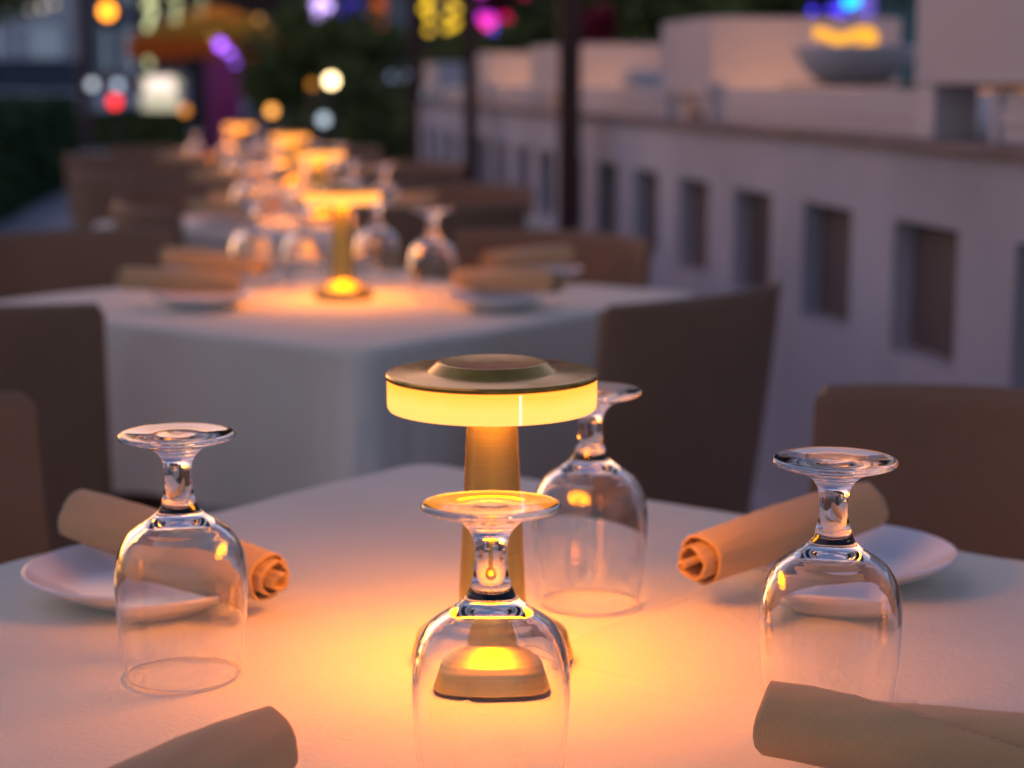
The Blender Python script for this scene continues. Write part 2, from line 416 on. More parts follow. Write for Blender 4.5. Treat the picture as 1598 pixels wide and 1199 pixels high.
def cloth_mesh(h, seed, drop=.25, RN=40):
    bm = bmesh.new(); N = 420; rc = .024; rho = .007
    per = [rsq(i/N, h, rc) for i in range(N)]
    rings = []
    def wr(x, y):   # slow wrinkles and ironed fold lines in the top
        z = .0020*noise.noise(Vector((x*5, y*5, seed))) + .0008*noise.noise(Vector((x*17, y*13, seed+4)))
        for d in (x-.02, y+.015): z += .0013*math.exp(-(d/.0035)**2) - .0009*math.exp(-(d/.018)**2)
        z += .0007*max(0, noise.noise(Vector((x*9+y*31, y*7-x*5, seed+9))))**.5
        return z
    cen = bm.verts.new((0, 0, wr(0, 0)+.0015))
    for k_ in range(1, RN+1):
        f = k_/RN
        rings.append([bm.verts.new((p.x*f, p.y*f, .0015+wr(p.x*f, p.y*f))) for p, n, c in per])
    SN = 26
    for k_ in range(1, SN+1):
        ring = []
        for i, (p, n, c) in enumerate(per):
            t = k_/SN; u = i/N
            D = drop*(1+.18*c)
            q = t*D
            if q < rho*PI/2: o_, z = rho*math.sin(q/rho), -rho*(1-math.cos(q/rho))
            else: o_, z = rho, -rho-(q-rho*PI/2)
            g = max(0, q-.01)
            o_ += g*(.01+.26*c*c) + g*.22*(noise.noise(Vector((u*26, seed*3, q*1.2))))*(1) + g*.10*c*math.sin(u*2*PI*60+seed)
            z += g*c*.03
            P = p + n*o_
            ring.append(bm.verts.new((P.x, P.y, .0015+z)))
        rings.append(ring)
    for i in range(N): bm.faces.new((cen, rings[0][i], rings[0][(i+1) % N]))
    for a, b in zip(rings, rings[1:]):
        for i in range(N): bm.faces.new((a[i], b[i], b[(i+1) % N], a[(i+1) % N]))
    return bm
for i, (x, y, a, h) in enumerate(TABLES):
    rz = a-R(45)
    t_ = empty('dining_table', (x, y, 0), rz)
    tag(t_, ORD[i]+' square dining table in the row, hidden beneath its white cloth', 'table', 'dining tables set out in a row')
    bm = bmesh.new(); box(bm, -h+.004, h-.004, -h+.004, h-.004, TZ-.03, TZ-.003, bev=.006); put('tabletop', bm, M_WOOD, t_, False)
    bm = bmesh.new(); lathe(bm, [(0, .035), (.035, .035), (.03, .1), (.03, TZ-.04), (.08, TZ-.031), (0, TZ-.031)], 20); put('pedestal', bm, M_BLACK, t_)
    bm = bmesh.new(); lathe(bm, [(0, 0), (.24, 0), (.24, .012), (.05, .034), (0, .034)], 32); put('base', bm, M_BLACK, t_)
    c_ = put('tablecloth', cloth_mesh(h, i*3.3+1, RN=130 if i == 0 else 40), M_CLOTH, None, True, (x, y, TZ)); c_.rotation_euler.z = rz
    tag(c_, ['white tablecloth glowing orange on the nearest table under the sharp brass lamp', 'white tablecloth with hanging corner on the second table, behind the nearest',
             'white tablecloth on the third table, partly seen below the second row of lights', 'white tablecloth lit orange on the fourth table', 'white tablecloth on the fifth and farthest table'][i],
        'tablecloth', 'white tablecloths')

# ------------------------------------------------------------------ lamps
def make_lamp():
    r_ = empty('table_lamp', (0, 0, 0))
    bm = bmesh.new()
    lathe(bm, [(0, .0015), (.0465, .0015), (.0485, .003), (.0455, .0155), (.0450, .0168), (.0440, .0176), (.0290, .0262), (.0235, .0285), (.0212, .0315), (.0, .0315)], 96)
    put('base', bm, M_BASE, r_)
    bm = bmesh.new(); lathe(bm, [(0, 0), (.0475, 0), (.0475, .0014), (0, .0014)], 64); put('rubber_foot', bm, M_BLACK, r_)
    bm = bmesh.new(); lathe(bm, [(.0205, .0316), (.0204, .034), (.0146, .150), (.0146, .1545)], 96); put('stem', bm, M_BRASS, r_)
    # diffuser: glowing band
    D = .0618
    bm = bmesh.new(); lathe(bm, [(D-.0035, .1535), (D-.001, .1540), (D-.0002, .1555), (D, .158), (D, .1715), (D-.003, .1717)], 128); put('diffuser', bm, M_BAND, r_)
    bm = bmesh.new(); lathe(bm, [(.0150, .1543), (D-.0036, .1543)], 96)
    put('underside_light', bm, M_DOWN, r_)
    bm = bmesh.new(); box(bm, -.0007, .0007, -D-.0004, -D+.002, .1545, .1712); 
    bmesh.ops.rotate(bm, verts=bm.verts, cent=(0, 0, 0), matrix=Matrix.Rotation(R(15.5), 3, 'Z')); put('diffuser_seam', bm, M_SLIT, r_, False)
    bm = bmesh.new()
    lathe(bm, [(0, .1719), (D, .1719), (D+.0008, .1724), (D+.0008, .1742), (D, .1752), (D-.004, .1757), (.0385, .1760), (.0375, .1763), (.0320, .1812), (.0310, .1816), (.0290, .1814), (0, .1808)], 128)
    put('cap', bm, M_CAP, r_)
    return r_
lamp0 = make_lamp()
LL = ['sharp brass lamp with glowing ring shade on the nearest table, behind the front goblet',
      'blurred brass lamp with glowing shade on the second table, its whole stem visible',
      'blurred glowing lamp on the third table, just above and left of the second lamp',
      'blurred glowing lamp on the fourth table, its shade overlapping a brighter one on the right',
      'smallest and farthest glowing table lamp, highest and leftmost of the row']
for i, (x, y, a, h) in enumerate(TABLES):
    o = lamp0 if i == 0 else copy_tree(lamp0)
    o.location = (x, y, TZ+.0022); tag(o, LL[i], 'lamp', 'brass cordless lamps on the tables')
    if i: o.rotation_euler.z = i*.9

# ------------------------------------------------------------------ goblets (standing upside down)
def make_goblet():
    out = catmull([(.0332, .0), (.0352, .012), (.0370, .028), (.0382, .045), (.0384, .057), (.0374, .068), (.0350, .0765), (.0305, .0840), (.0250, .0885), (.0195, .0920), (.0148, .0955), (.0118, .0990),
                   (.0097, .1040), (.0083, .1100), (.0077, .117), (.0080, .1235), (.0100, .1295), (.0150, .1345), (.0235, .1380), (.0310, .1400), (.0334, .1413)], 7)
    top = catmull([(.0336, .1424), (.0330, .1433), (.0312, .1437), (.024, .1435), (.014, .1432), (.0075, .1433), (.0042, .1435), (0, .1434)], 5)
    inn = []
    for i in range(1, len(out)-1):
        (r0, z0), (r1, z1), (r2, z2) = out[i-1], out[i], out[i+1]
        if z1 > .0915: break
        dx, dz = r2-r0, z2-z0; l_ = math.hypot(dx, dz); nx, nz = dz/l_, -dx/l_
        t_ = .0006 + .0027*min(1, z1/.070)**2 + .0008*max(0, min(1, (z1-.070)/.020))
        inn.append((r1-nx*t_, z1-nz*t_))
    inn = [(.0326, 0)] + inn + catmull([inn[-1], (.0135, .0898), (.009, .0912), (.0045, .0920), (0, .0922)], 5)[1:]
    inn = inn[::-1]
    bm = bmesh.new()
    lathe(bm, out+top+inn+[(.0329, -.0004)], 128, closed=False)
    # close the rim
    bmesh.ops.remove_doubles(bm, verts=bm.verts, dist=1e-6)
    be = [e for e in bm.edges if len(e.link_faces) == 1]
    if be: bmesh.ops.bridge_loops(bm, edges=be)
    return put('goblet', bm, M_GLASS, auto='full')
gob0 = make_goblet()
GP = [[(-.0101, .8476), (-.1929, 1.0300), (.0517, 1.1800), (.1732, .9574)],
      [(-.445, 3.13), (-.350, 3.08), (-.235, 3.17), (-.128, 2.93)]]
GL = [['sharp upside down goblet at the front, in front of the brass lamp', 'upside down goblet on the left, standing before the left plate',
       'upside down goblet just behind the nearest lamp, its foot touching the glowing shade', 'upside down goblet on the right, between the two right napkins'],
      ['blurred goblet farthest left on the second table', 'blurred goblet just left of the second lamp stem',
       'blurred goblet just right of the second lamp stem', 'blurred goblet on the right of the second table, foot seen against a dark chair']]
for i in (2, 3, 4):
    x, y, a, h = TABLES[i]
    GP.append([(x-.18, y-.02), (x-.02, y-.19), (x+.07, y+.13), (x+.17, y-.08)])
    GL.append([f'blurred goblet left of the lamp on the {ORD[i]} table', f'blurred goblet before the lamp on the {ORD[i]} table',
               f'blurred goblet behind the lamp on the {ORD[i]} table', f'blurred goblet right of the lamp on the {ORD[i]} table'])
first = True
for gi, (ps, ls) in enumerate(zip(GP, GL)):
    for (x, y), l in zip(ps, ls):
        o = gob0 if first else gob0.copy()
        if not first: C.objects.link(o)
        first = False
        o.location = (x, y, TZ+.0030); o.rotation_euler = (0, 0, random.random()*6)
        if gi == 0 and abs(x+.0101) < 1e-4: o.rotation_euler = (R(-2.2), 0, 0); o.location = (x, y-.004, TZ+.0040)   # lean added so the foot mirrors the lamp's glowing band
        tag(o, l, 'goblet', 'upside down glass goblets')

# ------------------------------------------------------------------ plates
def make_plate(r):
    bm = bmesh.new()
    up = catmull([(0, .0065), (r*.45, .0068), (r*.62, .0085), (r*.82, .0150), (r*.985, .0215)], 6)
    dn = catmull([(r, .0212), (r*.985, .0188), (r*.82, .0110), (r*.62, .0040), (r*.56, .0005), (r*.52, 0), (r*.50, .002), (0, .0025)], 6)
    lathe(bm, up+dn, 96); return put('plate', bm, M_CERAM)
pl_big = make_plate(.079)
PLT = [[(-.2495, 1.195), (.232, 1.243), (.256, .795), (-.235, .74)],
       [(-.478, 2.81), (-.02, 2.79), (-.55, 3.16), (.045, 3.19)]]
PLL = [['white plate on the left of the nearest table, shaded by the goblet in front', 'white plate on the right of the nearest table behind the right goblet',
        'white plate cut off at the bottom right corner', 'white plate below the bottom left corner napkin'],
       ['blurred white plate front left on the second table', 'blurred white plate front right on the second table',
        'blurred white plate back left on the second table', 'blurred white plate back right on the second table']]
for i in (2, 3, 4):
    x, y, a, h = TABLES[i]
    PLT.append([(x-.21, y-.16), (x+.21, y-.13), (x-.22, y+.17), (x+.20, y+.2)])
    PLL.append([f'blurred white plate front left on the {ORD[i]} table', f'blurred white plate front right on the {ORD[i]} table',
                f'blurred white plate back left on the {ORD[i]} table', f'blurred white plate back right on the {ORD[i]} table'])
first = True
for ps, ls in zip(PLT, PLL):
    for (x, y), l in zip(ps, ls):
        o = pl_big if first else pl_big.copy()
        if not first: C.objects.link(o)
        first = False
        o.location = (x, y, TZ+.0026); tag(o, l, 'plate', 'white plates')

# ------------------------------------------------------------------ napkins
def napkin_mesh(L, R0, R1, turns=3.0, seed=0, prot=.012, seam=1.2, flat=.9, lip=.0, tip=0.0):
    """spiral roll along +x; R0 radius at x=0 end, R1 at x=L end; inner turns stick out of the x=L end"""
    bm = bmesh.new(); NU = 190; NV = 60
    th_ = .0014
    uvl = bm.loops.layers.uv.new('UVMap')
    grid = []; UV = {}
    PH = turns*2*PI
    for j in range(NV+1):
        v = j/NV
        row = []
        Rv = R0+(R1-R0)*v
        # bulge in the middle, loose lips at the ends
        Rv *= 1+.05*math.sin(PI*v)+lip*math.exp(-(v/.07)**2)
        pm = PH + seam*(v-.5)*2*1.0
        for i_ in range(NU+1):
            u = i_/NU; ph = u*pm
            rr = .18 + .82*(ph/PH)**.8
            rr = min(rr, 1.0+.04*(ph-PH)/PI if ph > PH else rr)
            r = Rv*rr
            r *= 1+(.05+.20*(1-u))*noise.noise(Vector((math.cos(ph)*1.3+seed, math.sin(ph)*1.3, v*2.0+ph*.16)))
            r += .0007*noise.noise(Vector((math.cos(ph)*3+seed, math.sin(ph)*3, v*6+ph)))
            r *= 1+.028*noise.noise(Vector((ph*1.6, v*3.2, seed+7))) + .012*noise.noise(Vector((ph*3.1+v*7, v*11, seed+3)))
            # folds of the inner layers: squash them unevenly
            inner = 1-u
            ang = ph + .9 + .25*inner*math.sin(ph*.7+seed)
            yy = r*math.cos(ang)*(1+.10*inner*math.sin(seed*2+3)); zz = r*math.sin(ang)*flat
            x = v*L + prot*(inner**1.3)*v**6 - .010*inner*(1-v)**6
            x += .004*noise.noise(Vector((ph*.5, seed, 0)))*(v**4-(1-v)**4)
            x += -tip*max(0, math.sin(ph-2.0))*(1-v)**5
            zz += .003*math.sin(v*2.4+seed)
            row.append(bm.verts.new((x, yy, zz))); UV[row[-1]] = (ph*Rv*240, v*L*240)
        grid.append(row)
    for j in range(NV):
        for i_ in range(NU):
            f = bm.faces.new((grid[j][i_], grid[j][i_+1], grid[j+1][i_+1], grid[j+1][i_]))
            for lp in f.loops: lp[uvl].uv = UV[lp.vert]
    return bm
def napkin(A, B, R0, R1, label, zA=None, zB=None, **k):
    A = Vector((*A, TZ+zA)); B = Vector((*B, TZ+zB)); d = B-A; L = d.length
    bm = napkin_mesh(L, R0, R1, **k)
    o = put('rolled_napkin', bm, M_NAPK, auto='full')
    o.data.update()
    mod = o.modifiers.new('cloth_thickness', 'SOLIDIFY'); mod.thickness = .0013; mod.offset = 0
    q = d.to_track_quat('X', 'Z'); o.rotation_euler = q.to_euler(); o.location = A
    tag(o, label, 'napkin', 'rolled taupe napkins'); return o
NG = [napkin((-.302, 1.243), (-.158, 1.146), .0215, .0185, 'taupe napkin roll on the left plate, its orange lit spiral end pointing to the lamp', .044, .031, seed=1.0, turns=2.6, prot=.014, seam=1.0),
      napkin((.252, 1.268), (.127, 1.168), .0225, .0195, 'taupe napkin roll on the right plate, its orange lit spiral end beside the back goblet', .050, .031, seed=5.2, turns=2.3, prot=.020, seam=1.4),
      napkin((.276, .785), (.128, .872), .0205, .0195, 'large sharp napkin roll entering from the bottom right corner', .042, .034, seed=9.1, turns=3.0, prot=-.004, seam=.9, flat=.95),
      napkin((-.190, .700), (-.117, .832), .0205, .0200, 'blurred napkin roll at the bottom left corner, cut by the frame', .042, .033, seed=12.3, turns=2.8, prot=-.004, seam=.5)]
NB = [[((-.60, 2.79), (-.395, 2.86)), ((.07, 2.80), (-.115, 2.88)), ((-.60, 3.15), (-.42, 3.13)), ((.10, 3.24), (-.07, 3.14))]]
NBL = [['front left', 'front right', 'back left', 'back right']]
for i in (2, 3, 4):
    x, y, a, h = TABLES[i]
    NB.append([((x-.30, y-.19), (x-.13, y-.12)), ((x+.29, y-.16), (x+.13, y-.09)), ((x-.30, y+.17), (x-.14, y+.15)), ((x+.28, y+.23), (x+.13, y+.15))])
lens = {}
for ti, rows in enumerate(NB):
    for (A, B), nm in zip(rows, NBL[0]):
        src = NG[0] if nm.endswith('left') else NG[1]
        o = src.copy(); C.objects.link(o)
        A3 = Vector((*A, TZ+.045)); B3 = Vector((*B, TZ+.034)); o.location = A3
        o.rotation_euler = (B3-A3).to_track_quat('X', 'Z').to_euler()
        tag(o, f'blurred rolled napkin {nm} on the {ORD[ti+1]} table', 'napkin', 'rolled taupe napkins')

# ------------------------------------------------------------------ chairs. local +y = the side the sitter faces; origin under the back
def make_chair():
    r_ = empty('dining_chair', (0, 0, 0))
    W = .200; ZS = .44; ZTOP = .812
    bm = bmesh.new(); N = 28; NZ = 22; th_ = .028
    def P(u, v, side):
        # u -1..1 across, v 0..1 up
        x = u*(W + .010*v)
        bow = .066*abs(u)**2.4               # ends come forward, towards the sitter
        lean = -.075*v + .02*v*v
        y = bow + lean + (th_/2 if side else -th_/2)*(1-.25*v)
        z = ZS - .03 + v*(ZTOP-ZS+.03) - .004*u*u*v
        return (x, y, z)
    f_ = [[bm.verts.new(P(-1+2*i/N, j/NZ, 1)) for i in range(N+1)] for j in range(NZ+1)]
    b_ = [[bm.verts.new(P(-1+2*i/N, j/NZ, 0)) for i in range(N+1)] for j in range(NZ+1)]
    for g in (f_, b_):
        for j in range(NZ):
            for i in range(N): bm.faces.new((g[j][i], g[j][i+1], g[j+1][i+1], g[j+1][i]))
    for j in range(NZ):
        bm.faces.new((f_[j][0], f_[j+1][0], b_[j+1][0], b_[j][0])); bm.faces.new((f_[j][N], f_[j+1][N], b_[j+1][N], b_[j][N]))
    for i in range(N):
        bm.faces.new((f_[0][i], f_[0][i+1], b_[0][i+1], b_[0][i])); bm.faces.new((f_[NZ][i], f_[NZ][i+1], b_[NZ][i+1], b_[NZ][i]))
    bmesh.ops.recalc_face_normals(bm, faces=bm.faces)
    ed = [e for e in bm.edges if len(e.link_faces) == 2 and e.calc_face_angle() > .9]
    bmesh.ops.bevel(bm, geom=ed, offset=.005, segments=3, affect='EDGES', profile=.5)
    put('backrest', bm, M_RATTAN, r_)
    bm = bmesh.new()
    def edge_(u, v): x, y, z = P(u, v, 1); return (x, y-th_*.42, z)
    tube(bm, [edge_(-.985, .02), edge_(-.985, .5), edge_(-.985, .98)] + [edge_(-.97+1.94*i/20, .996) for i in range(21)] + [edge_(.985, .98), edge_(.985, .5), edge_(.985, .02)], .0085, 8)
    put('edge_piping', bm, M_RATTAN, r_)
    bm = bmesh.new(); box(bm, -W+.002, W-.002, .052, .46, ZS-.075, ZS, bev=.014); put('seat', bm, M_RATTAN, r_)
    for sx in (-1, 1):
        bm = bmesh.new(); x = sx*(W-.022)
        tube(bm, [(x, .44, ZS-.076), (x*1.0, .445, .2), (x*1.0, .45, 0)], [.020, .018, .014], 10); put('leg', bm, M_RATTAN, r_)
        bm = bmesh.new()
        tube(bm, [(x, .055, ZS-.035), (x*1.0, .03, .2), (x*1.01, -.02, 0)], [.024, .020, .014], 10); put('leg', bm, M_RATTAN, r_)
    return r_
ch0 = make_chair()
def toward(x, y, tx, ty): return math.atan2(ty-y, tx-x)-PI/2
CH = []   # (x, y, rot of +y axis, label)
def chair_at(cx, cy, deg, label):
    """back centre (top) at cx,cy, sitter faces heading deg (0 = +x)"""
    CH.append((cx, cy, R(deg)-PI/2, label))
chair_at(.50, 1.63, 232+5, 'brown chair on the right of the nearest table, seen from its front')
chair_at(-.625, 1.53, -38, 'brown chair at the left edge beside the nearest table')
chair_at(-.745, 2.29, 88, 'dark chair back at the left edge, between the nearest and second tables')
chair_at(.300, 2.44, 141, 'dark curved chair back right of the sharp lamp, drawn up to the second table')
chair_at(-.87, 3.48, -54, 'orange lit chair behind the left side of the second table')
chair_at(.105, 3.47, -122, 'brown chair back behind the right side of the second table')
chair_at(-.90, 4.22, 28, 'small dark chair back above the orange lit chair on the left')
chair_at(-.14, 4.22, 112, 'dark chair back drawn up to the right front of the third table')
chair_at(-.96, 5.17, -50, 'reddish brown chair at the back left of the third table')
chair_at(-.12, 5.14, -110, 'brown chair at the back right of the third table, before the second brown post')
for i in (3, 4):
    x, y, a, h = TABLES[i]
    for dx, dy, dg, nm in ((-.48, -.45, 70, 'front left'), (.42, -.45, 120, 'front right'), (-.5, .5, -50, 'back left'), (.42, .5, -120, 'back right')):
        chair_at(x+dx, y+dy, dg, f'small blurred chair at the {nm} side of the {ORD[i]} table')
for i, (x, y, rz, l) in enumerate(CH):
    o = ch0 if i == 0 else copy_tree(ch0)
    o.location = (x - math.sin(rz)*.055*1, y + math.cos(rz)*.055, 0); o.rotation_euler.z = rz
    tag(o, l, 'chair', 'woven brown dining chairs around the tables')

# ------------------------------------------------------------------ planting: trees, hedges
def leaf_cloud(bm, cen, rad, n, size, clumps=14, seed=0):
    rnd = random.Random(seed); cen = Vector(cen); rad = Vector(rad)
    cl = []
    for _ in range(clumps):
        d = Vector((rnd.gauss(0, 1), rnd.gauss(0, 1), rnd.gauss(0, 1))).normalized()*(rnd.random()**.4)
        cl.append((Vector((d.x*rad.x*.75, d.y*rad.y*.75, d.z*rad.z*.75)), .22+.28*rnd.random()))
    for _ in range(n):
        c0, s0 = rnd.choice(cl)
        d = Vector((rnd.gauss(0, 1), rnd.gauss(0, 1), rnd.gauss(0, 1))).normalized()*(rnd.random()**.45)*s0
        p = cen + c0 + Vector((d.x*rad.x, d.y*rad.y, d.z*rad.z))
        if p.z < .02: continue
        a = Vector((rnd.gauss(0, 1), rnd.gauss(0, 1), rnd.gauss(0, .6))).normalized()
        b = a.cross(Vector((rnd.gauss(0, 1), rnd.gauss(0, 1), rnd.gauss(0, 1)))).normalized()
        s = size*(.6+.8*rnd.random())
        vs_ = [bm.verts.new(p+a*s), bm.verts.new(p+b*s*.45), bm.verts.new(p-a*s), bm.verts.new(p-b*s*.45)]
        bm.faces.new(vs_)
def tree(x, y, h, cr, cz, n, label, size=.09, trunk_r=.12, seed=1, mat=None, cat='tree', clumps=18, name='tree', group=None):
    r_ = empty(name, (x, y, 0)); tag(r_, label, cat, group)
    bm = bmesh.new(); leaf_cloud(bm, (0, 0, cz), cr, n, size, clumps, seed); put('crown', bm, mat or M_LEAF, r_, False, auto='keep')
    bm = bmesh.new(); rnd = random.Random(seed+50)
    tube(bm, [(0, 0, 0), (.03, .02, cz*.35), (-.03, .05, cz*.7), (.02, 0, cz+cr[2]*.4)], [trunk_r, trunk_r*.8, trunk_r*.6, trunk_r*.2], 10)
    for q in range(5):
        a = rnd.random()*6.28; z0 = cz*(.55+.3*rnd.random())
        tube(bm, [(0, .03, z0), (math.cos(a)*cr[0]*.35, math.sin(a)*cr[1]*.35, z0+cr[2]*.35), (math.cos(a)*cr[0]*.7, math.sin(a)*cr[1]*.7, z0+cr[2]*.7)], [trunk_r*.4, trunk_r*.25, trunk_r*.08], 6)
    put('trunk', bm, M_BARK, r_); return r_
def hedge(name, pts, wdt, h, n, label, seed, mat=None):
    """leafy hedge following a line"""
    r_ = empty(name, (pts[0][0], pts[0][1], 0)); tag(r_, label, 'hedge')
    rnd = random.Random(seed); bm = bmesh.new(); o0 = Vector((pts[0][0], pts[0][1], 0))
    core = bmesh.new()
    for (x0, y0), (x1, y1) in zip(pts, pts[1:]):
        A = Vector((x0, y0, 0)); B = Vector((x1, y1, 0)); d = (B-A); nr = Vector((-d.y, d.x, 0)).normalized()
        for _ in range(n):
            t = rnd.random(); s = rnd.uniform(-1, 1); z = rnd.random()
            # favour the skin of the hedge
            if rnd.random() < .7:
                k_ = rnd.random()
                if k_ < .4: z = 1-.08*rnd.random()
                else: s = math.copysign(1-.1*rnd.random(), s)
            bump = 1+.10*noise.noise(Vector(((A+d*t).x*1.4, (A+d*t).y*1.4, z*2+seed)))
            p = A + d*t + nr*s*wdt/2*bump + Vector((0, 0, z*h*bump)) - o0
            a = Vector((rnd.gauss(0, 1), rnd.gauss(0, 1), rnd.gauss(0, 1))).normalized(); b = a.cross(Vector((rnd.gauss(0, 1), rnd.gauss(0, 1), 1))).normalized()
            s_ = .05*(.6+.8*rnd.random())
            bm.faces.new([bm.verts.new(p+a*s_), bm.verts.new(p+b*s_*.5), bm.verts.new(p-a*s_), bm.verts.new(p-b*s_*.5)])
        ang = math.atan2(d.y, d.x)
        box(core, 0, d.length, -wdt*.42, wdt*.42, .0, h*.9, M=Matrix.Translation(A-o0) @ Matrix.Rotation(ang, 4, 'Z'))
    put('leaves', bm, mat or M_HEDGE, r_, False, auto='keep'); put('dense_core', core, M_LEAF, r_, False)
hedge('hedge', [(-4.1, 10.5), (-5.0, 17.5), (-5.5, 21)], 1.1, .93, 9000, 'tall dark green hedge along the left edge, beside the pavement', 3)
hedge('hedge', [(-8.0, 31), (-4.7, 31.5)], 1.2, .62, 6000, 'lower dark hedge behind the first, below the parked cars', 8)
X, Z = at(500, 140, 20)
tree(X, 20, 2.4, (1.15, .8, .85), 1.25, 9000, 'dark bushy tree behind the farthest lamps, in the centre left', .07, .07, 4)
X, Z = at(620, 160, 19)
tree(X-.1, 19, 2.0, (.8, .7, .75), .85, 7000, 'dark rounded shrub just left of the farthest brown post', .06, .05, 9)
X, Z = at(600, 190, 12.6)
tree(X-.02, 12.9, 1.4, (.34, .5, .52), .62, 6000, 'leafy dark shrub at the far end of the terrace wall', .05, .03, 61)
X, Z = at(560, 180, 14)
tree(X-.1, 15, 1.6, (.7, .6, .6), .70, 6000, 'wide low dark shrub behind the third and fourth table lamps', .05, .03, 67)
X, Z = at(460, 100, 24)
tree(X+.25, 29, 3, (1.0, .9, .8), 1.6, 6000, 'broad dark tree right of the yellow parasol', .09, .08, 14)
X, Z = at(10, 20, 26)
tree(X-.3, 26, 5, (1.1, 1.0, 1.2), 3.1, 5000, 'leafy tree at the top left corner in front of the pale building', .09, .09, 22)
X, Z = at(1060, 30, 13)
tree(X, 13, 3, (1.25, .9, .85), 2.0, 9000, 'dark leafy tree behind the peach lit planter', .07, .07, 31)
X, Z = at(820, 90, 14.5)
tree(X, 14.5, 2.6, (.75, .7, .5), 1.35, 5000, 'dark bush behind the pale pink planters', .06, .05, 37)
X, Z = at(1240, 30, 12)
tree(X+.1, 12, 3, (1.0, .8, .9), 2.0, 6000, 'dark tree behind the blue and violet lights at the top right', .07, .07, 41)
X, Z = at(925, 30, 12)
tree(X, 12.2, 2.0, (.18, .3, .24), 1.42, 900, 'shrub with crimson leaves just right of the thick brown post', .05, .02, 45, M_RED, 'shrub', 7, 'red_shrub')
X, Z = at(815, 60, 16)
tree(X, 16.5, 2.2, (.5, .4, .30), 1.72, 1200, 'dark red leaved shrub below the magenta lights', .06, .02, 49, noisy('wine_leaf', (.10, .012, .02), (.16, .02, .03), 2), 'shrub', 7, 'red_shrub')

# ------------------------------------------------------------------ buildings
def building(x0, x1, y, depth, h, mat, label, cols, rows, lit=0.15, seed=0, glass=None, z0=.9, rz=0):
    r_ = empty('building', (x0, y, 0), rz); tag(r_, label, 'building')
    Wd = x1-x0; rnd = random.Random(seed)
    bm = bmesh.new(); box(bm, 0, Wd, 0, depth, 0, h); put('facade', bm, mat, r_, False)
    bm = bmesh.new(); box(bm, -.2, Wd+.2, -.2, depth+.2, h+.003, h+.3); put('cornice', bm, mat, r_, False)
    cw = Wd/cols; rh = (h-z0)/rows
    for i in range(cols):
        for j in range(rows):
            g = M_WLIT if rnd.random() < lit else (glass or M_WDARK)
            xa = (i+.25)*cw; xb = (i+.75)*cw; za = z0+(j+.12)*rh; zb = z0+(j+.78)*rh
            bm = bmesh.new()
            fw = .08
            box(bm, xa-fw, xb+fw, -.06, -.002, za-fw, za); box(bm, xa-fw, xb+fw, -.06, -.002, zb, zb+fw)
            box(bm, xa-fw, xa, -.06, -.002, za, zb); box(bm, xb, xb+fw, -.06, -.002, za, zb); box(bm, (xa+xb)/2-.03, (xa+xb)/2+.03, -.05, -.031, za, zb)
            f = put('window', bm, M_FRAME, r_, False)
            bm = bmesh.new(); box(bm, xa, xb, -.03, -.003, za, zb); put('pane', bm, g, f, False)
    return r_
M_FRAME = noisy('window_frame', (.3, .3, .32), (.36, .36, .38), 3, .6)
M_WDARK, _, _ = principled('dark_pane', (.02, .025, .03), .08, spec=.8)
M_WLIT = emitter('lit_pane', (1.0, .55, .22), .35)
M_PALE = noisy('pale_stone', (.66, .74, .80), (.76, .82, .86), .6, .8)
M_DARKB = noisy('dark_brown_facade', (.06, .034, .022), (.09, .05, .035), .5, .8)
M_TEAL = noisy('teal_facade', (.10, .20, .19), (.14, .26, .24), .5, .7)
M_PANE_GLOW = emitter('added_pane_glow', (.55, .72, 1.0), .26)  # cool glow added to the panes to brighten the pale facades
M_GREYB = noisy('grey_blue_facade', (.30, .38, .40), (.36, .44, .46), .5, .8)
xa, _ = at(-260, 100, 62); xb, _ = at(122, 100, 62)
building(xa, xb, 62, 10, 9, M_PALE, 'pale blue grey building at the top left, left of the traffic light', 4, 3, 0, 1, glass=M_PANE_GLOW)
xa, _ = at(142, 100, 66); xb, _ = at(222, 100, 66)
building(xa, xb, 66, 8, 9, M_PALE, 'narrow pale building between the traffic light and the yellow parasol', 2, 3, 0, 2, glass=M_PANE_GLOW)
xa, _ = at(215, 100, 58); xb, _ = at(600, 100, 58)
building(xa, xb, 58, 8, 12, M_DARKB, 'dark brown building behind the parasol and the bushes', 5, 4, .10, 3)
xa, _ = at(603, 100, 50); xb, _ = at(652, 100, 50)
building(xa, xb, 50, 5, 10, M_GREYB, 'slim grey blue building seen between the dark tree and the yellow lights', 1, 3, 0, 4, z0=3.2)
xa, _ = at(655, 100, 48); xb, _ = at(1380, 100, 48)
building(xa, xb, 48, 8, 12, M_DARKB, 'long dark brown building behind the terrace trees', 7, 4, .06, 5)
xa, _ = at(1368, 100, 40); xb, _ = at(1480, 100, 40)
building(xa, xb, 40, 5, 8, M_TEAL, 'teal building glimpsed left of the tall planter box', 1, 2, 0, 6, z0=3.5)

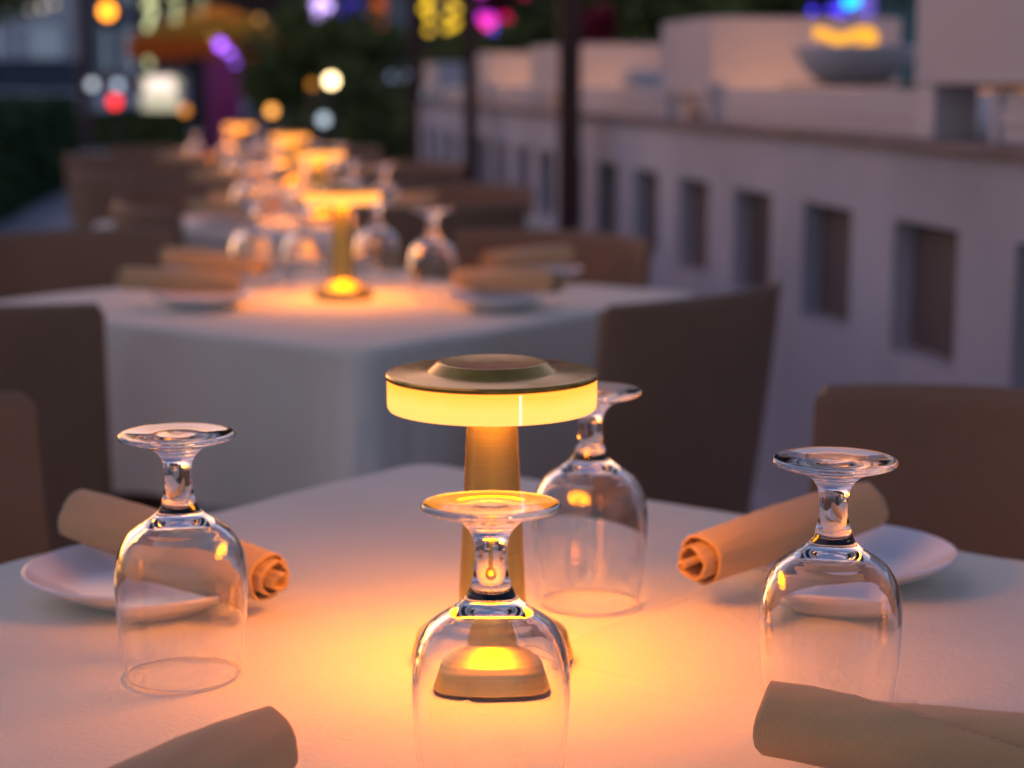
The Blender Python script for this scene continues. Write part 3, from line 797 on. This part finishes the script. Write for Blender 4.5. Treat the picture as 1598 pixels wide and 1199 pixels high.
# ------------------------------------------------------------------ parasol
def cloth_through(name, c1, c2):
    m = noisy(name, c1, c2, 2, .8); t = m.node_tree; b = t.nodes['Principled BSDF']; o = t.nodes['Material Output']
    tr = t.nodes.new('ShaderNodeBsdfTranslucent'); tr.inputs[0].default_value = (*c1, 1); mx = t.nodes.new('ShaderNodeMixShader'); mx.inputs[0].default_value = .45
    t.links.new(b.outputs[0], mx.inputs[1]); t.links.new(tr.outputs[0], mx.inputs[2]); t.links.new(mx.outputs[0], o.inputs[0]); return m
def parasol():
    Y = 27; X, Z = at(335, 40, Y)
    r_ = empty('parasol', (X, Y, 0)); tag(r_, 'large yellow parasol open over the far left terrace', 'parasol')
    M_Y = cloth_through('yellow_canvas', (.80, .46, .03), (.85, .52, .05)); M_O = cloth_through('orange_valance', (.75, .22, .02), (.80, .26, .03))
    bm = bmesh.new(); n = 8; rings = []
    zt, zm, zb = at(0, 12, Y)[1], at(0, 55, Y)[1], at(0, 93, Y)[1]
    top = bm.verts.new((0, 0, zt+.03))
    pr = [(.35, zt-.06), (.75, zt-.2), (1.28, zm-.04)]
    for rad, z in pr: rings.append([bm.verts.new((rad*math.cos(2*PI*k/24)*(1-.03*(k % 3 != 0)), rad*math.sin(2*PI*k/24)*(1-.03*(k % 3 != 0)), z)) for k in range(24)])
    for k in range(24): bm.faces.new((top, rings[0][k], rings[0][(k+1) % 24]))
    for a, b in zip(rings, rings[1:]):
        for k in range(24): bm.faces.new((a[k], b[k], b[(k+1) % 24], a[(k+1) % 24]))
    o = put('canopy', bm, M_Y, r_); o.modifiers.new('s', 'SOLIDIFY').thickness = .01
    bm = bmesh.new(); lathe(bm, [(1.27, zm-.05), (1.26, zb)], 24); o = put('valance', bm, M_O, r_); o.modifiers.new('s', 'SOLIDIFY').thickness = .008
    bm = bmesh.new(); tube(bm, [(0, 0, 0), (0, 0, zt)], .035, 10); put('pole', bm, M_BROWN, r_)
    bm = bmesh.new(); lathe(bm, [(.05, zt-.42), (.10, zt-.42), (.10, zt-.36), (.05, zt-.36)], 20, closed=True); put('ring_lamp', bm, emitter('ring_glow', (1.0, .60, .14), 60), r_)
    for k in range(8):
        a = 2*PI*k/8; bm = bmesh.new(); tube(bm, [(0.03*math.cos(a), .03*math.sin(a), zt-.08), (1.2*math.cos(a), 1.2*math.sin(a), zm-.08)], .012, 6); put('rib', bm, M_BROWN, r_)
parasol()
# purple curtain by the parasol
X, Z = at(350, 150, 23)
bm = bmesh.new(); N = 40
_, zt = at(350, 92, 23); 
g = [[bm.verts.new((-.22+.44*i/N, .03*math.sin(i*1.1), z)) for i in range(N+1)] for z in (.05, zt*.5, zt)]
for a, b in zip(g, g[1:]):
    for i in range(N): bm.faces.new((a[i], a[i+1], b[i+1], b[i]))
cu = put('curtain', bm, noisy('plum_cloth', (.60, .10, .30), (.70, .14, .36), 2, .9), None, True, (X, 23, 0)); cu.modifiers.new('s', 'SOLIDIFY').thickness = .006
tag(cu, 'plum coloured curtain hanging under the right side of the yellow parasol', 'curtain')
X, Z = at(310, 150, 22)
r_ = empty('dark_pillar', (X, 22, 0)); tag(r_, 'dark pillar left of the plum curtain, under the parasol', 'pillar')
bm = bmesh.new(); box(bm, -.09, .09, -.09, .09, .081, 1.36, bev=.01); put('shaft', bm, M_BLACK, r_, False)
bm = bmesh.new(); box(bm, -.13, .13, -.13, .13, 0, .08, bev=.01); put('base', bm, M_BLACK, r_, False)
bm = bmesh.new(); box(bm, -.12, .12, -.12, .12, 1.361, 1.40, bev=.01); put('cap', bm, M_BLACK, r_, False)

# ------------------------------------------------------------------ traffic light
X, _ = at(130, 100, 30)
r_ = empty('traffic_light', (X, 30, 0)); tag(r_, 'traffic light glowing orange red on a dark pole at the top left', 'traffic light')
bm = bmesh.new(); tube(bm, [(0, 0, 0), (0, 0, 3.6)], [.09, .075], 14); put('pole', bm, noisy('plum_pole', (.05, .03, .045), (.07, .045, .06), 4, .5), r_)
X2, Zl = at(170, 18, 30)
bm = bmesh.new(); box(bm, X2-X-.17, X2-X+.17, -.12, .12, Zl-.22, Zl+.75, bev=.03); hd = put('signal_head', bm, M_BLACK, r_, False)
bm = bmesh.new(); tube(bm, [(0, 0, Zl+.4), (X2-X-.14, 0, Zl+.4)], .025, 8); put('bracket', bm, M_BLACK, r_)
for q, m_ in enumerate((emitter('signal_glow', (1.0, .30, .02), 7), M_BLACK, M_BLACK)):
    bm = bmesh.new(); lathe(bm, [(0, .0), (.07, -.01), (.105, -.03), (.11, -.04)], 24); bmesh.ops.rotate(bm, verts=bm.verts, cent=(0, 0, 0), matrix=Matrix.Rotation(R(90), 3, 'X'))
    o = put('lens', bm, m_, hd); o.location = (X2-X, -.165, Zl+q*.27)

# ------------------------------------------------------------------ cars
M_TYRE = noisy('tyre', (.015, .015, .015), (.03, .03, .03), 9, .8); M_RIM = noisy('rim', (.4, .4, .42), (.5, .5, .52), 9, .3, metal=1)
M_HEAD = emitter('headlight', (.75, .88, 1.0), 3.0); M_TAIL = emitter('taillight', (1.0, .03, .015), 8.0)
def car(x, y, rz, col, label, lights=None, L=4.3, H=1.45):
    r_ = empty('car', (x, y, 0), rz); tag(r_, label, 'car')
    W = .88
    M_C = noisy('car_paint', col, tuple(c*1.1 for c in col), 2, .25, spec=.6)
    # side profile (x along the length, front = +x)
    low = [(-L/2, .32), (-L/2, .62), (-L/2+.08, .88), (-L/2+.9, .94), (L/2-1.25, .92), (L/2-.35, .80), (L/2, .62), (L/2, .32)]
    bm = bmesh.new()
    def sect(y_, s, pts): return [bm.verts.new((px_, y_, pz if pz < .5 else pz*s)) for px_, pz in pts]
    A = sect(-W, .97, low); B = sect(-W*.97, 1, low); Cc = sect(W*.97, 1, low); Dd = sect(W, .97, low)
    for P_, Q_ in ((A, B), (B, Cc), (Cc, Dd)):
        for i in range(len(low)): j = (i+1) % len(low); bm.faces.new((P_[i], P_[j], Q_[j], Q_[i]))
    bm.faces.new(A); bm.faces.new(Dd[::-1]); bmesh.ops.recalc_face_normals(bm, faces=bm.faces)
    put('body', bm, M_C, r_)
    bm = bmesh.new(); cabin = [(-L/2+.35, .93), (-L/2+.75, H-.04), (-.1, H), (.35, H-.05), (L/2-1.3, .91)]
    a = [bm.verts.new((p, -W*.86+(q-.9)*.28, q)) for p, q in cabin]; b = [bm.verts.new((p, W*.86-(q-.9)*.28, q)) for p, q in cabin]
    for i in range(5): j = (i+1) % 5; bm.faces.new((a[i], a[j], b[j], b[i]))
    bm.faces.new(a); bm.faces.new(b[::-1]); put('windows', bm, M_WDARK, r_, False)
    bm = bmesh.new(); box(bm, -L/2+.78, .30, -W*.74, W*.74, H-.02, H+.012, bev=.01); put('roof', bm, M_C, r_)
    for sx in (-L/2+.8, L/2-.85):
        for sy in (-1, 1):
            bm = bmesh.new(); lathe(bm, [(.19, -.1), (.3, -.1), (.32, -.06), (.32, .06), (.3, .1), (.19, .1)], 24, closed=True); bmesh.ops.rotate(bm, verts=bm.verts, cent=(0, 0, 0), matrix=Matrix.Rotation(R(90), 3, 'X'))
            wh = put('wheel', bm, M_TYRE, r_); wh.location = (sx, sy*(W-.06), .32)
            bm = bmesh.new(); lathe(bm, [(0, -.08), (.188, -.07), (.188, .07), (0, .08)], 20); bmesh.ops.rotate(bm, verts=bm.verts, cent=(0, 0, 0), matrix=Matrix.Rotation(R(90), 3, 'X')); put('rim', bm, M_RIM, wh)
    for sy in (-1, 1):
        bm = bmesh.new(); sphere(bm, (L/2-.04, sy*.62, .68), .10, 14, 8, .7); put('headlight', bm, M_HEAD if lights == 'head' else M_CERAM, r_)
        bm = bmesh.new(); sphere(bm, (-L/2+.04, sy*.66, .74), .10, 14, 8, .8); put('taillight', bm, M_TAIL if lights == 'tail' else noisy('red_plastic', (.2, .01, .01), (.25, .01, .01), 4), r_)
    return r_
X, _ = at(30, 130, 34)
car(X-.3, 38.5, R(8), (.62, .66, .72), 'white car standing across the street at the left edge', None, 4.6, 1.6)
X, _ = at(165, 130, 78)
car(X, 56, R(-95), (.10, .10, .12), 'dark car driving towards us with both white headlights on', 'head', 4.3, 1.5)
X, _ = at(196, 150, 41)
car(X-.05, 43.2, R(75), (.12, .12, .13), 'dark car with its red tail light glowing, above the low hedge', 'tail', 4.2, 1.35)
X, _ = at(505, 165, 40)
car(X, 40.0, R(178), (.45, .55, .65), 'silver blue car glimpsed through the dark bushes in the centre', None, 4.2, 1.45)

# bright shop sign box
X, Z = at(250, 152, 33)
r_ = empty('lit_kiosk', (X, 33, 0)); tag(r_, 'small kiosk with a bright pinkish white lit front below the parasol', 'kiosk')
_, zt = at(250, 121, 33); _, zb = at(250, 172, 33)
bm = bmesh.new(); box(bm, -.42, .42, .03, .5, .0, zt+.06, bev=.01); put('cabinet', bm, M_BOARD, r_, False)
bm = bmesh.new(); box(bm, -.33, .33, .0, .028, zb, zb+(zt-zb)*.52); put('lower_panel', bm, emitter('kiosk_low', (.95, .85, .62), .75), r_, False)
bm = bmesh.new(); box(bm, -.26, .26, .0, .028, zb+(zt-zb)*.55, zt); put('upper_panel', bm, emitter('kiosk_high', (1.0, .78, .66), 1.6), r_, False)

# ------------------------------------------------------------------ small far lamps and strings
def globe(px, py, Y, r, col, s, label, pole=True, name='globe_lamp'):
    X, Z = at(px, py, Y)
    r_ = empty(name, (X, Y, 0)); tag(r_, label, 'lamp')
    bm = bmesh.new(); sphere(bm, (0, 0, Z), r, 16, 10); put('globe', bm, emitter('globe_glow', col, s), r_)
    bm = bmesh.new(); tube(bm, [(0, 0, 0), (0, 0, Z-r*.97)], .02, 8); put('pole', bm, M_BLACK, r_)
globe(517, 126, 11.9, .038, (1.0, .72, .36), 9, 'brightest warm white globe lamp in the dark tree, centre left')
globe(424, 173, 12.4, .034, (1.0, .40, .08), 3.2, 'amber globe lamp just above the fourth table lamp')
globe(288, 172, 17.5, .045, (1.0, .33, .04), 1.5, 'dim amber globe lamp below the lit kiosk')
globe(487, 132, 12.1, .028, (1.0, .35, .04), .8, 'dim amber globe lamp just left of the brightest one')
globe(505, 187, 12.0, .036, (.72, .85, 1.0), 1.3, 'cool white globe lamp low in front of the silver blue car')
globe(672, 145, 11.95, .05, (.55, .72, 1.0), .8, 'pale blue globe lamp left of the second brown post')
globe(144, 132, 26, .062, (.8, .88, 1.0), 1.5, 'cool white globe lamp above the red tail light, left one of the pair')
globe(184, 133, 26, .062, (.62, .78, 1.0), 1.5, 'bluish white globe lamp above the red tail light, right one of the pair')
globe(179, 159, 25, .075, (1.0, .02, .012), 3.4, 'red marker lamp glowing below the pair of white lamps')

def string_of(name, pts, r, col, s, label, cable=True):
    A = pts[0]; X0, Z0 = at(A[0], A[1], A[2])
    r_ = empty(name, (X0, A[2], Z0)); tag(r_, label, 'string lights')
    m_ = emitter('bulb_glow', col, s); W = []
    for px, py, Y in pts:
        X, Z = at(px, py, Y); p = Vector((X-X0, Y-A[2], Z-Z0)); W.append(p)
        bm = bmesh.new(); sphere(bm, p, r, 12, 8); put('bulb', bm, m_, r_)
    if len(W) > 1:
        bm = bmesh.new(); tube(bm, [W[0]+Vector((0, .0, .5))]+[p+Vector((0, r*1.25, 0)) for p in W], .006, 6); put('cable', bm, M_BLACK, r_)
def drop(x, y0, y1, n, Y, jx=5, seed=0):
    rnd = random.Random(seed); return [(x+rnd.uniform(-jx, jx), y0+(y1-y0)*i/(n-1)+rnd.uniform(-2, 2), Y) for i in range(n)]
CREAM = (.80, .82, .42)
string_of('light_string', drop(234, -20, 40, 9, 24, 7, 1), .042, CREAM, 1.5, 'cream string lights hanging left of the parasol, longest strand')
string_of('light_string', drop(272, -15, 32, 6, 24, 8, 2), .042, CREAM, .9, 'dimmer cream string lights hanging over the left of the parasol')
string_of('light_string', drop(315, -15, 15, 4, 24, 6, 3), .040, CREAM, .5, 'faintest short cream string lights over the parasol top')
string_of('light_string', [(231, 96, 25), (234, 101, 25), (227, 126, 25)], .042, CREAM, 1.1, 'three cream bulbs at the left below the parasol edge')
string_of('light_string', [(274, 126, 25), (279, 132, 25), (308, 123, 25)], .042, CREAM, .7, 'three faint cream bulbs beside the lit kiosk')
VIO = (.38, .12, 1.0)
string_of('light_string', [(344, 70, 20), (357, 86, 20), (364, 96, 20)], .05, VIO, 4.5, 'violet bulbs hanging at the right edge of the parasol')
string_of('light_string', [(500, 3, 20), (494, 12, 20), (503, 20, 20), (492, 27, 20), (510, 8, 20)], .055, (.62, .42, 1.0), 4.0, 'bright lilac bulbs at the top, left of the centre')
string_of('light_string', [(484, 18, 20.6), (489, 6, 20.6)], .05, (.06, .8, .22), 1.6, 'green bulbs just left of the bright lilac bulbs')
string_of('light_string', [(520, 14, 21), (495, 54, 21), (480, 75, 21)], .045, (.20, .10, .95), 1.5, 'dim indigo bulbs trailing down below the lilac bulbs')
AMB = (1.0, .60, .03)
string_of('light_string', drop(666, -10, 30, 6, 19, 5, 5)+[(669, 48, 19)], .036, AMB, 1.7, 'golden string lights at the top, left strand beside the post')
string_of('light_string', [(704, 3, 19), (712, 14, 19), (700, 24, 19), (711, 36, 19), (698, 45, 19), (706, 41, 19)], .036, AMB, 1.8, 'golden string lights at the top, right strand before the magenta glow')
string_of('light_string', [(571, 62, 22), (583, 70, 22), (590, 74, 22), (576, 52, 22)], .05, (1.0, .40, .04), .9, 'soft orange bulbs in front of the slim grey blue building')
string_of('light_string', [(590, 5, 23), (584, 25, 23), (592, 38, 23), (596, 15, 23)], .07, (1.0, .18, .05), .55, 'dull red orange bulbs at the top beside the grey blue building')
string_of('light_string', [(550, 5, 23), (560, 14, 23), (542, 16, 23)], .09, (.10, .05, .9), .5, 'deep blue bulbs at the top between lilac and red bulbs')
string_of('light_string', [(30, 8, 40), (48, 14, 40), (66, 12, 40), (84, 6, 40)], .06, (.9, .75, .5), 1.1, 'faint warm bulbs strung across the top left corner')
string_of('light_string', [(404, 30, 26), (418, 44, 26), (436, 52, 26), (455, 50, 26), (470, 40, 26)], .045, (1.0, .5, .12), .8, 'small dim amber bulbs draped over the broad dark tree')
string_of('light_string', [(610, 120, 16), (622, 128, 16), (634, 118, 16)], .03, (.5, .6, 1.0), .6, 'faint bluish bulbs beside the farthest brown post')
string_of('light_string', [(540, 100, 22), (556, 92, 22), (566, 108, 22)], .04, (.2, .9, .5), .35, 'faint green bulbs inside the dark bushy tree')
# magenta neon panel and its neighbours
def blob_sign(name, px0, px1, py0, py1, Y, col, s, label):
    x0, z1 = at(px0, py0, Y); x1, z0 = at(px1, py1, Y)
    r_ = empty(name, ((x0+x1)/2, Y, z0)); tag(r_, label, 'lit sign'); w_ = (x1-x0)/2; h_ = z1-z0
    bm = bmesh.new(); box(bm, -w_-.03, w_+.03, .03, .09, -.03, h_+.03, bev=.008); put('housing', bm, M_BLACK, r_, False)
    bm = bmesh.new(); box(bm, -w_, w_, .0, .029, 0, h_, bev=.004); put('glowing_face', bm, emitter('panel_glow', col, s), r_, False)
    bm = bmesh.new(); tube(bm, [(0, .06, -z0), (0, .06, -.031)], .025, 8); put('stand', bm, M_BLACK, r_)
blob_sign('glowing_sign', 746, 784, -30, 34, 17.5, (.80, .04, .85), 1.5, 'magenta glowing panel at the top right of the centre')
blob_sign('glowing_sign', 782, 826, -30, 46, 17.0, (.95, .0, .12), 1.1, 'crimson glowing panel right of the magenta one')
string_of('light_string', [(760, 36, 16.5), (764, 38, 16.5)], .05, (1.0, .04, .35), 2.2, 'hot pink bulbs under the magenta panel')
string_of('light_string', [(771, 48, 16), (778, 48, 16)], .045, (.14, .10, 1.0), 3.0, 'royal blue bulbs under the hot pink ones')
string_of('light_string', [(1325, 3, 9.5), (1332, 1, 9.5)], .030, (.01, .40, 1.0), 4.0, 'bright azure bulbs above the white bowl')
string_of('light_string', [(1312, 10, 9.8), (1308, 16, 9.8), (1298, 14, 9.8), (1268, 17, 9.8), (1316, 20, 9.8)], .020, (.08, .05, 1.0), 2.0, 'deep blue bulbs trailing left of the azure ones')
blob_sign('glowing_sign', 1338, 1364, -30, 30, 10.5, (.24, .17, .85), .75, 'violet glowing panel right of the azure bulbs')
# warm lamp on the terrace that lights the ends of the planters
def wall_lantern(px, py, Y, dx, s, label):
    v_ = WM @ Vector((.24+dx, wl(Y), 0)); X, Y = v_.x, v_.y; Z = CAM_Z-.07
    r_ = empty('terrace_lantern', (X, Y, .60)); tag(r_, label, 'lantern')
    z = Z-.60
    bm = bmesh.new(); lathe(bm, [(0, 0), (.07, 0), (.07, .015), (.012, .03), (.012, z-.06), (.05, z-.055), (0, z-.054)], 16); put('stand', bm, M_BLACK, r_)
    bm = bmesh.new(); sphere(bm, (0, 0, z), .05, 16, 10); put('glowing_globe', bm, emitter('lantern_glow', (1.0, .42, .16), s), r_)
wall_lantern(0, 0, 4.74, -.02, 30, 'warm terrace lantern behind the parapet, lighting the large peach planter box')
wall_lantern(0, 0, 6.70, .0, 48, 'warm terrace lantern behind the parapet, lighting the pinkish planter')
wall_lantern(0, 0, 8.65, .0, 44, 'warm terrace lantern behind the parapet, lighting the pale pink planter')
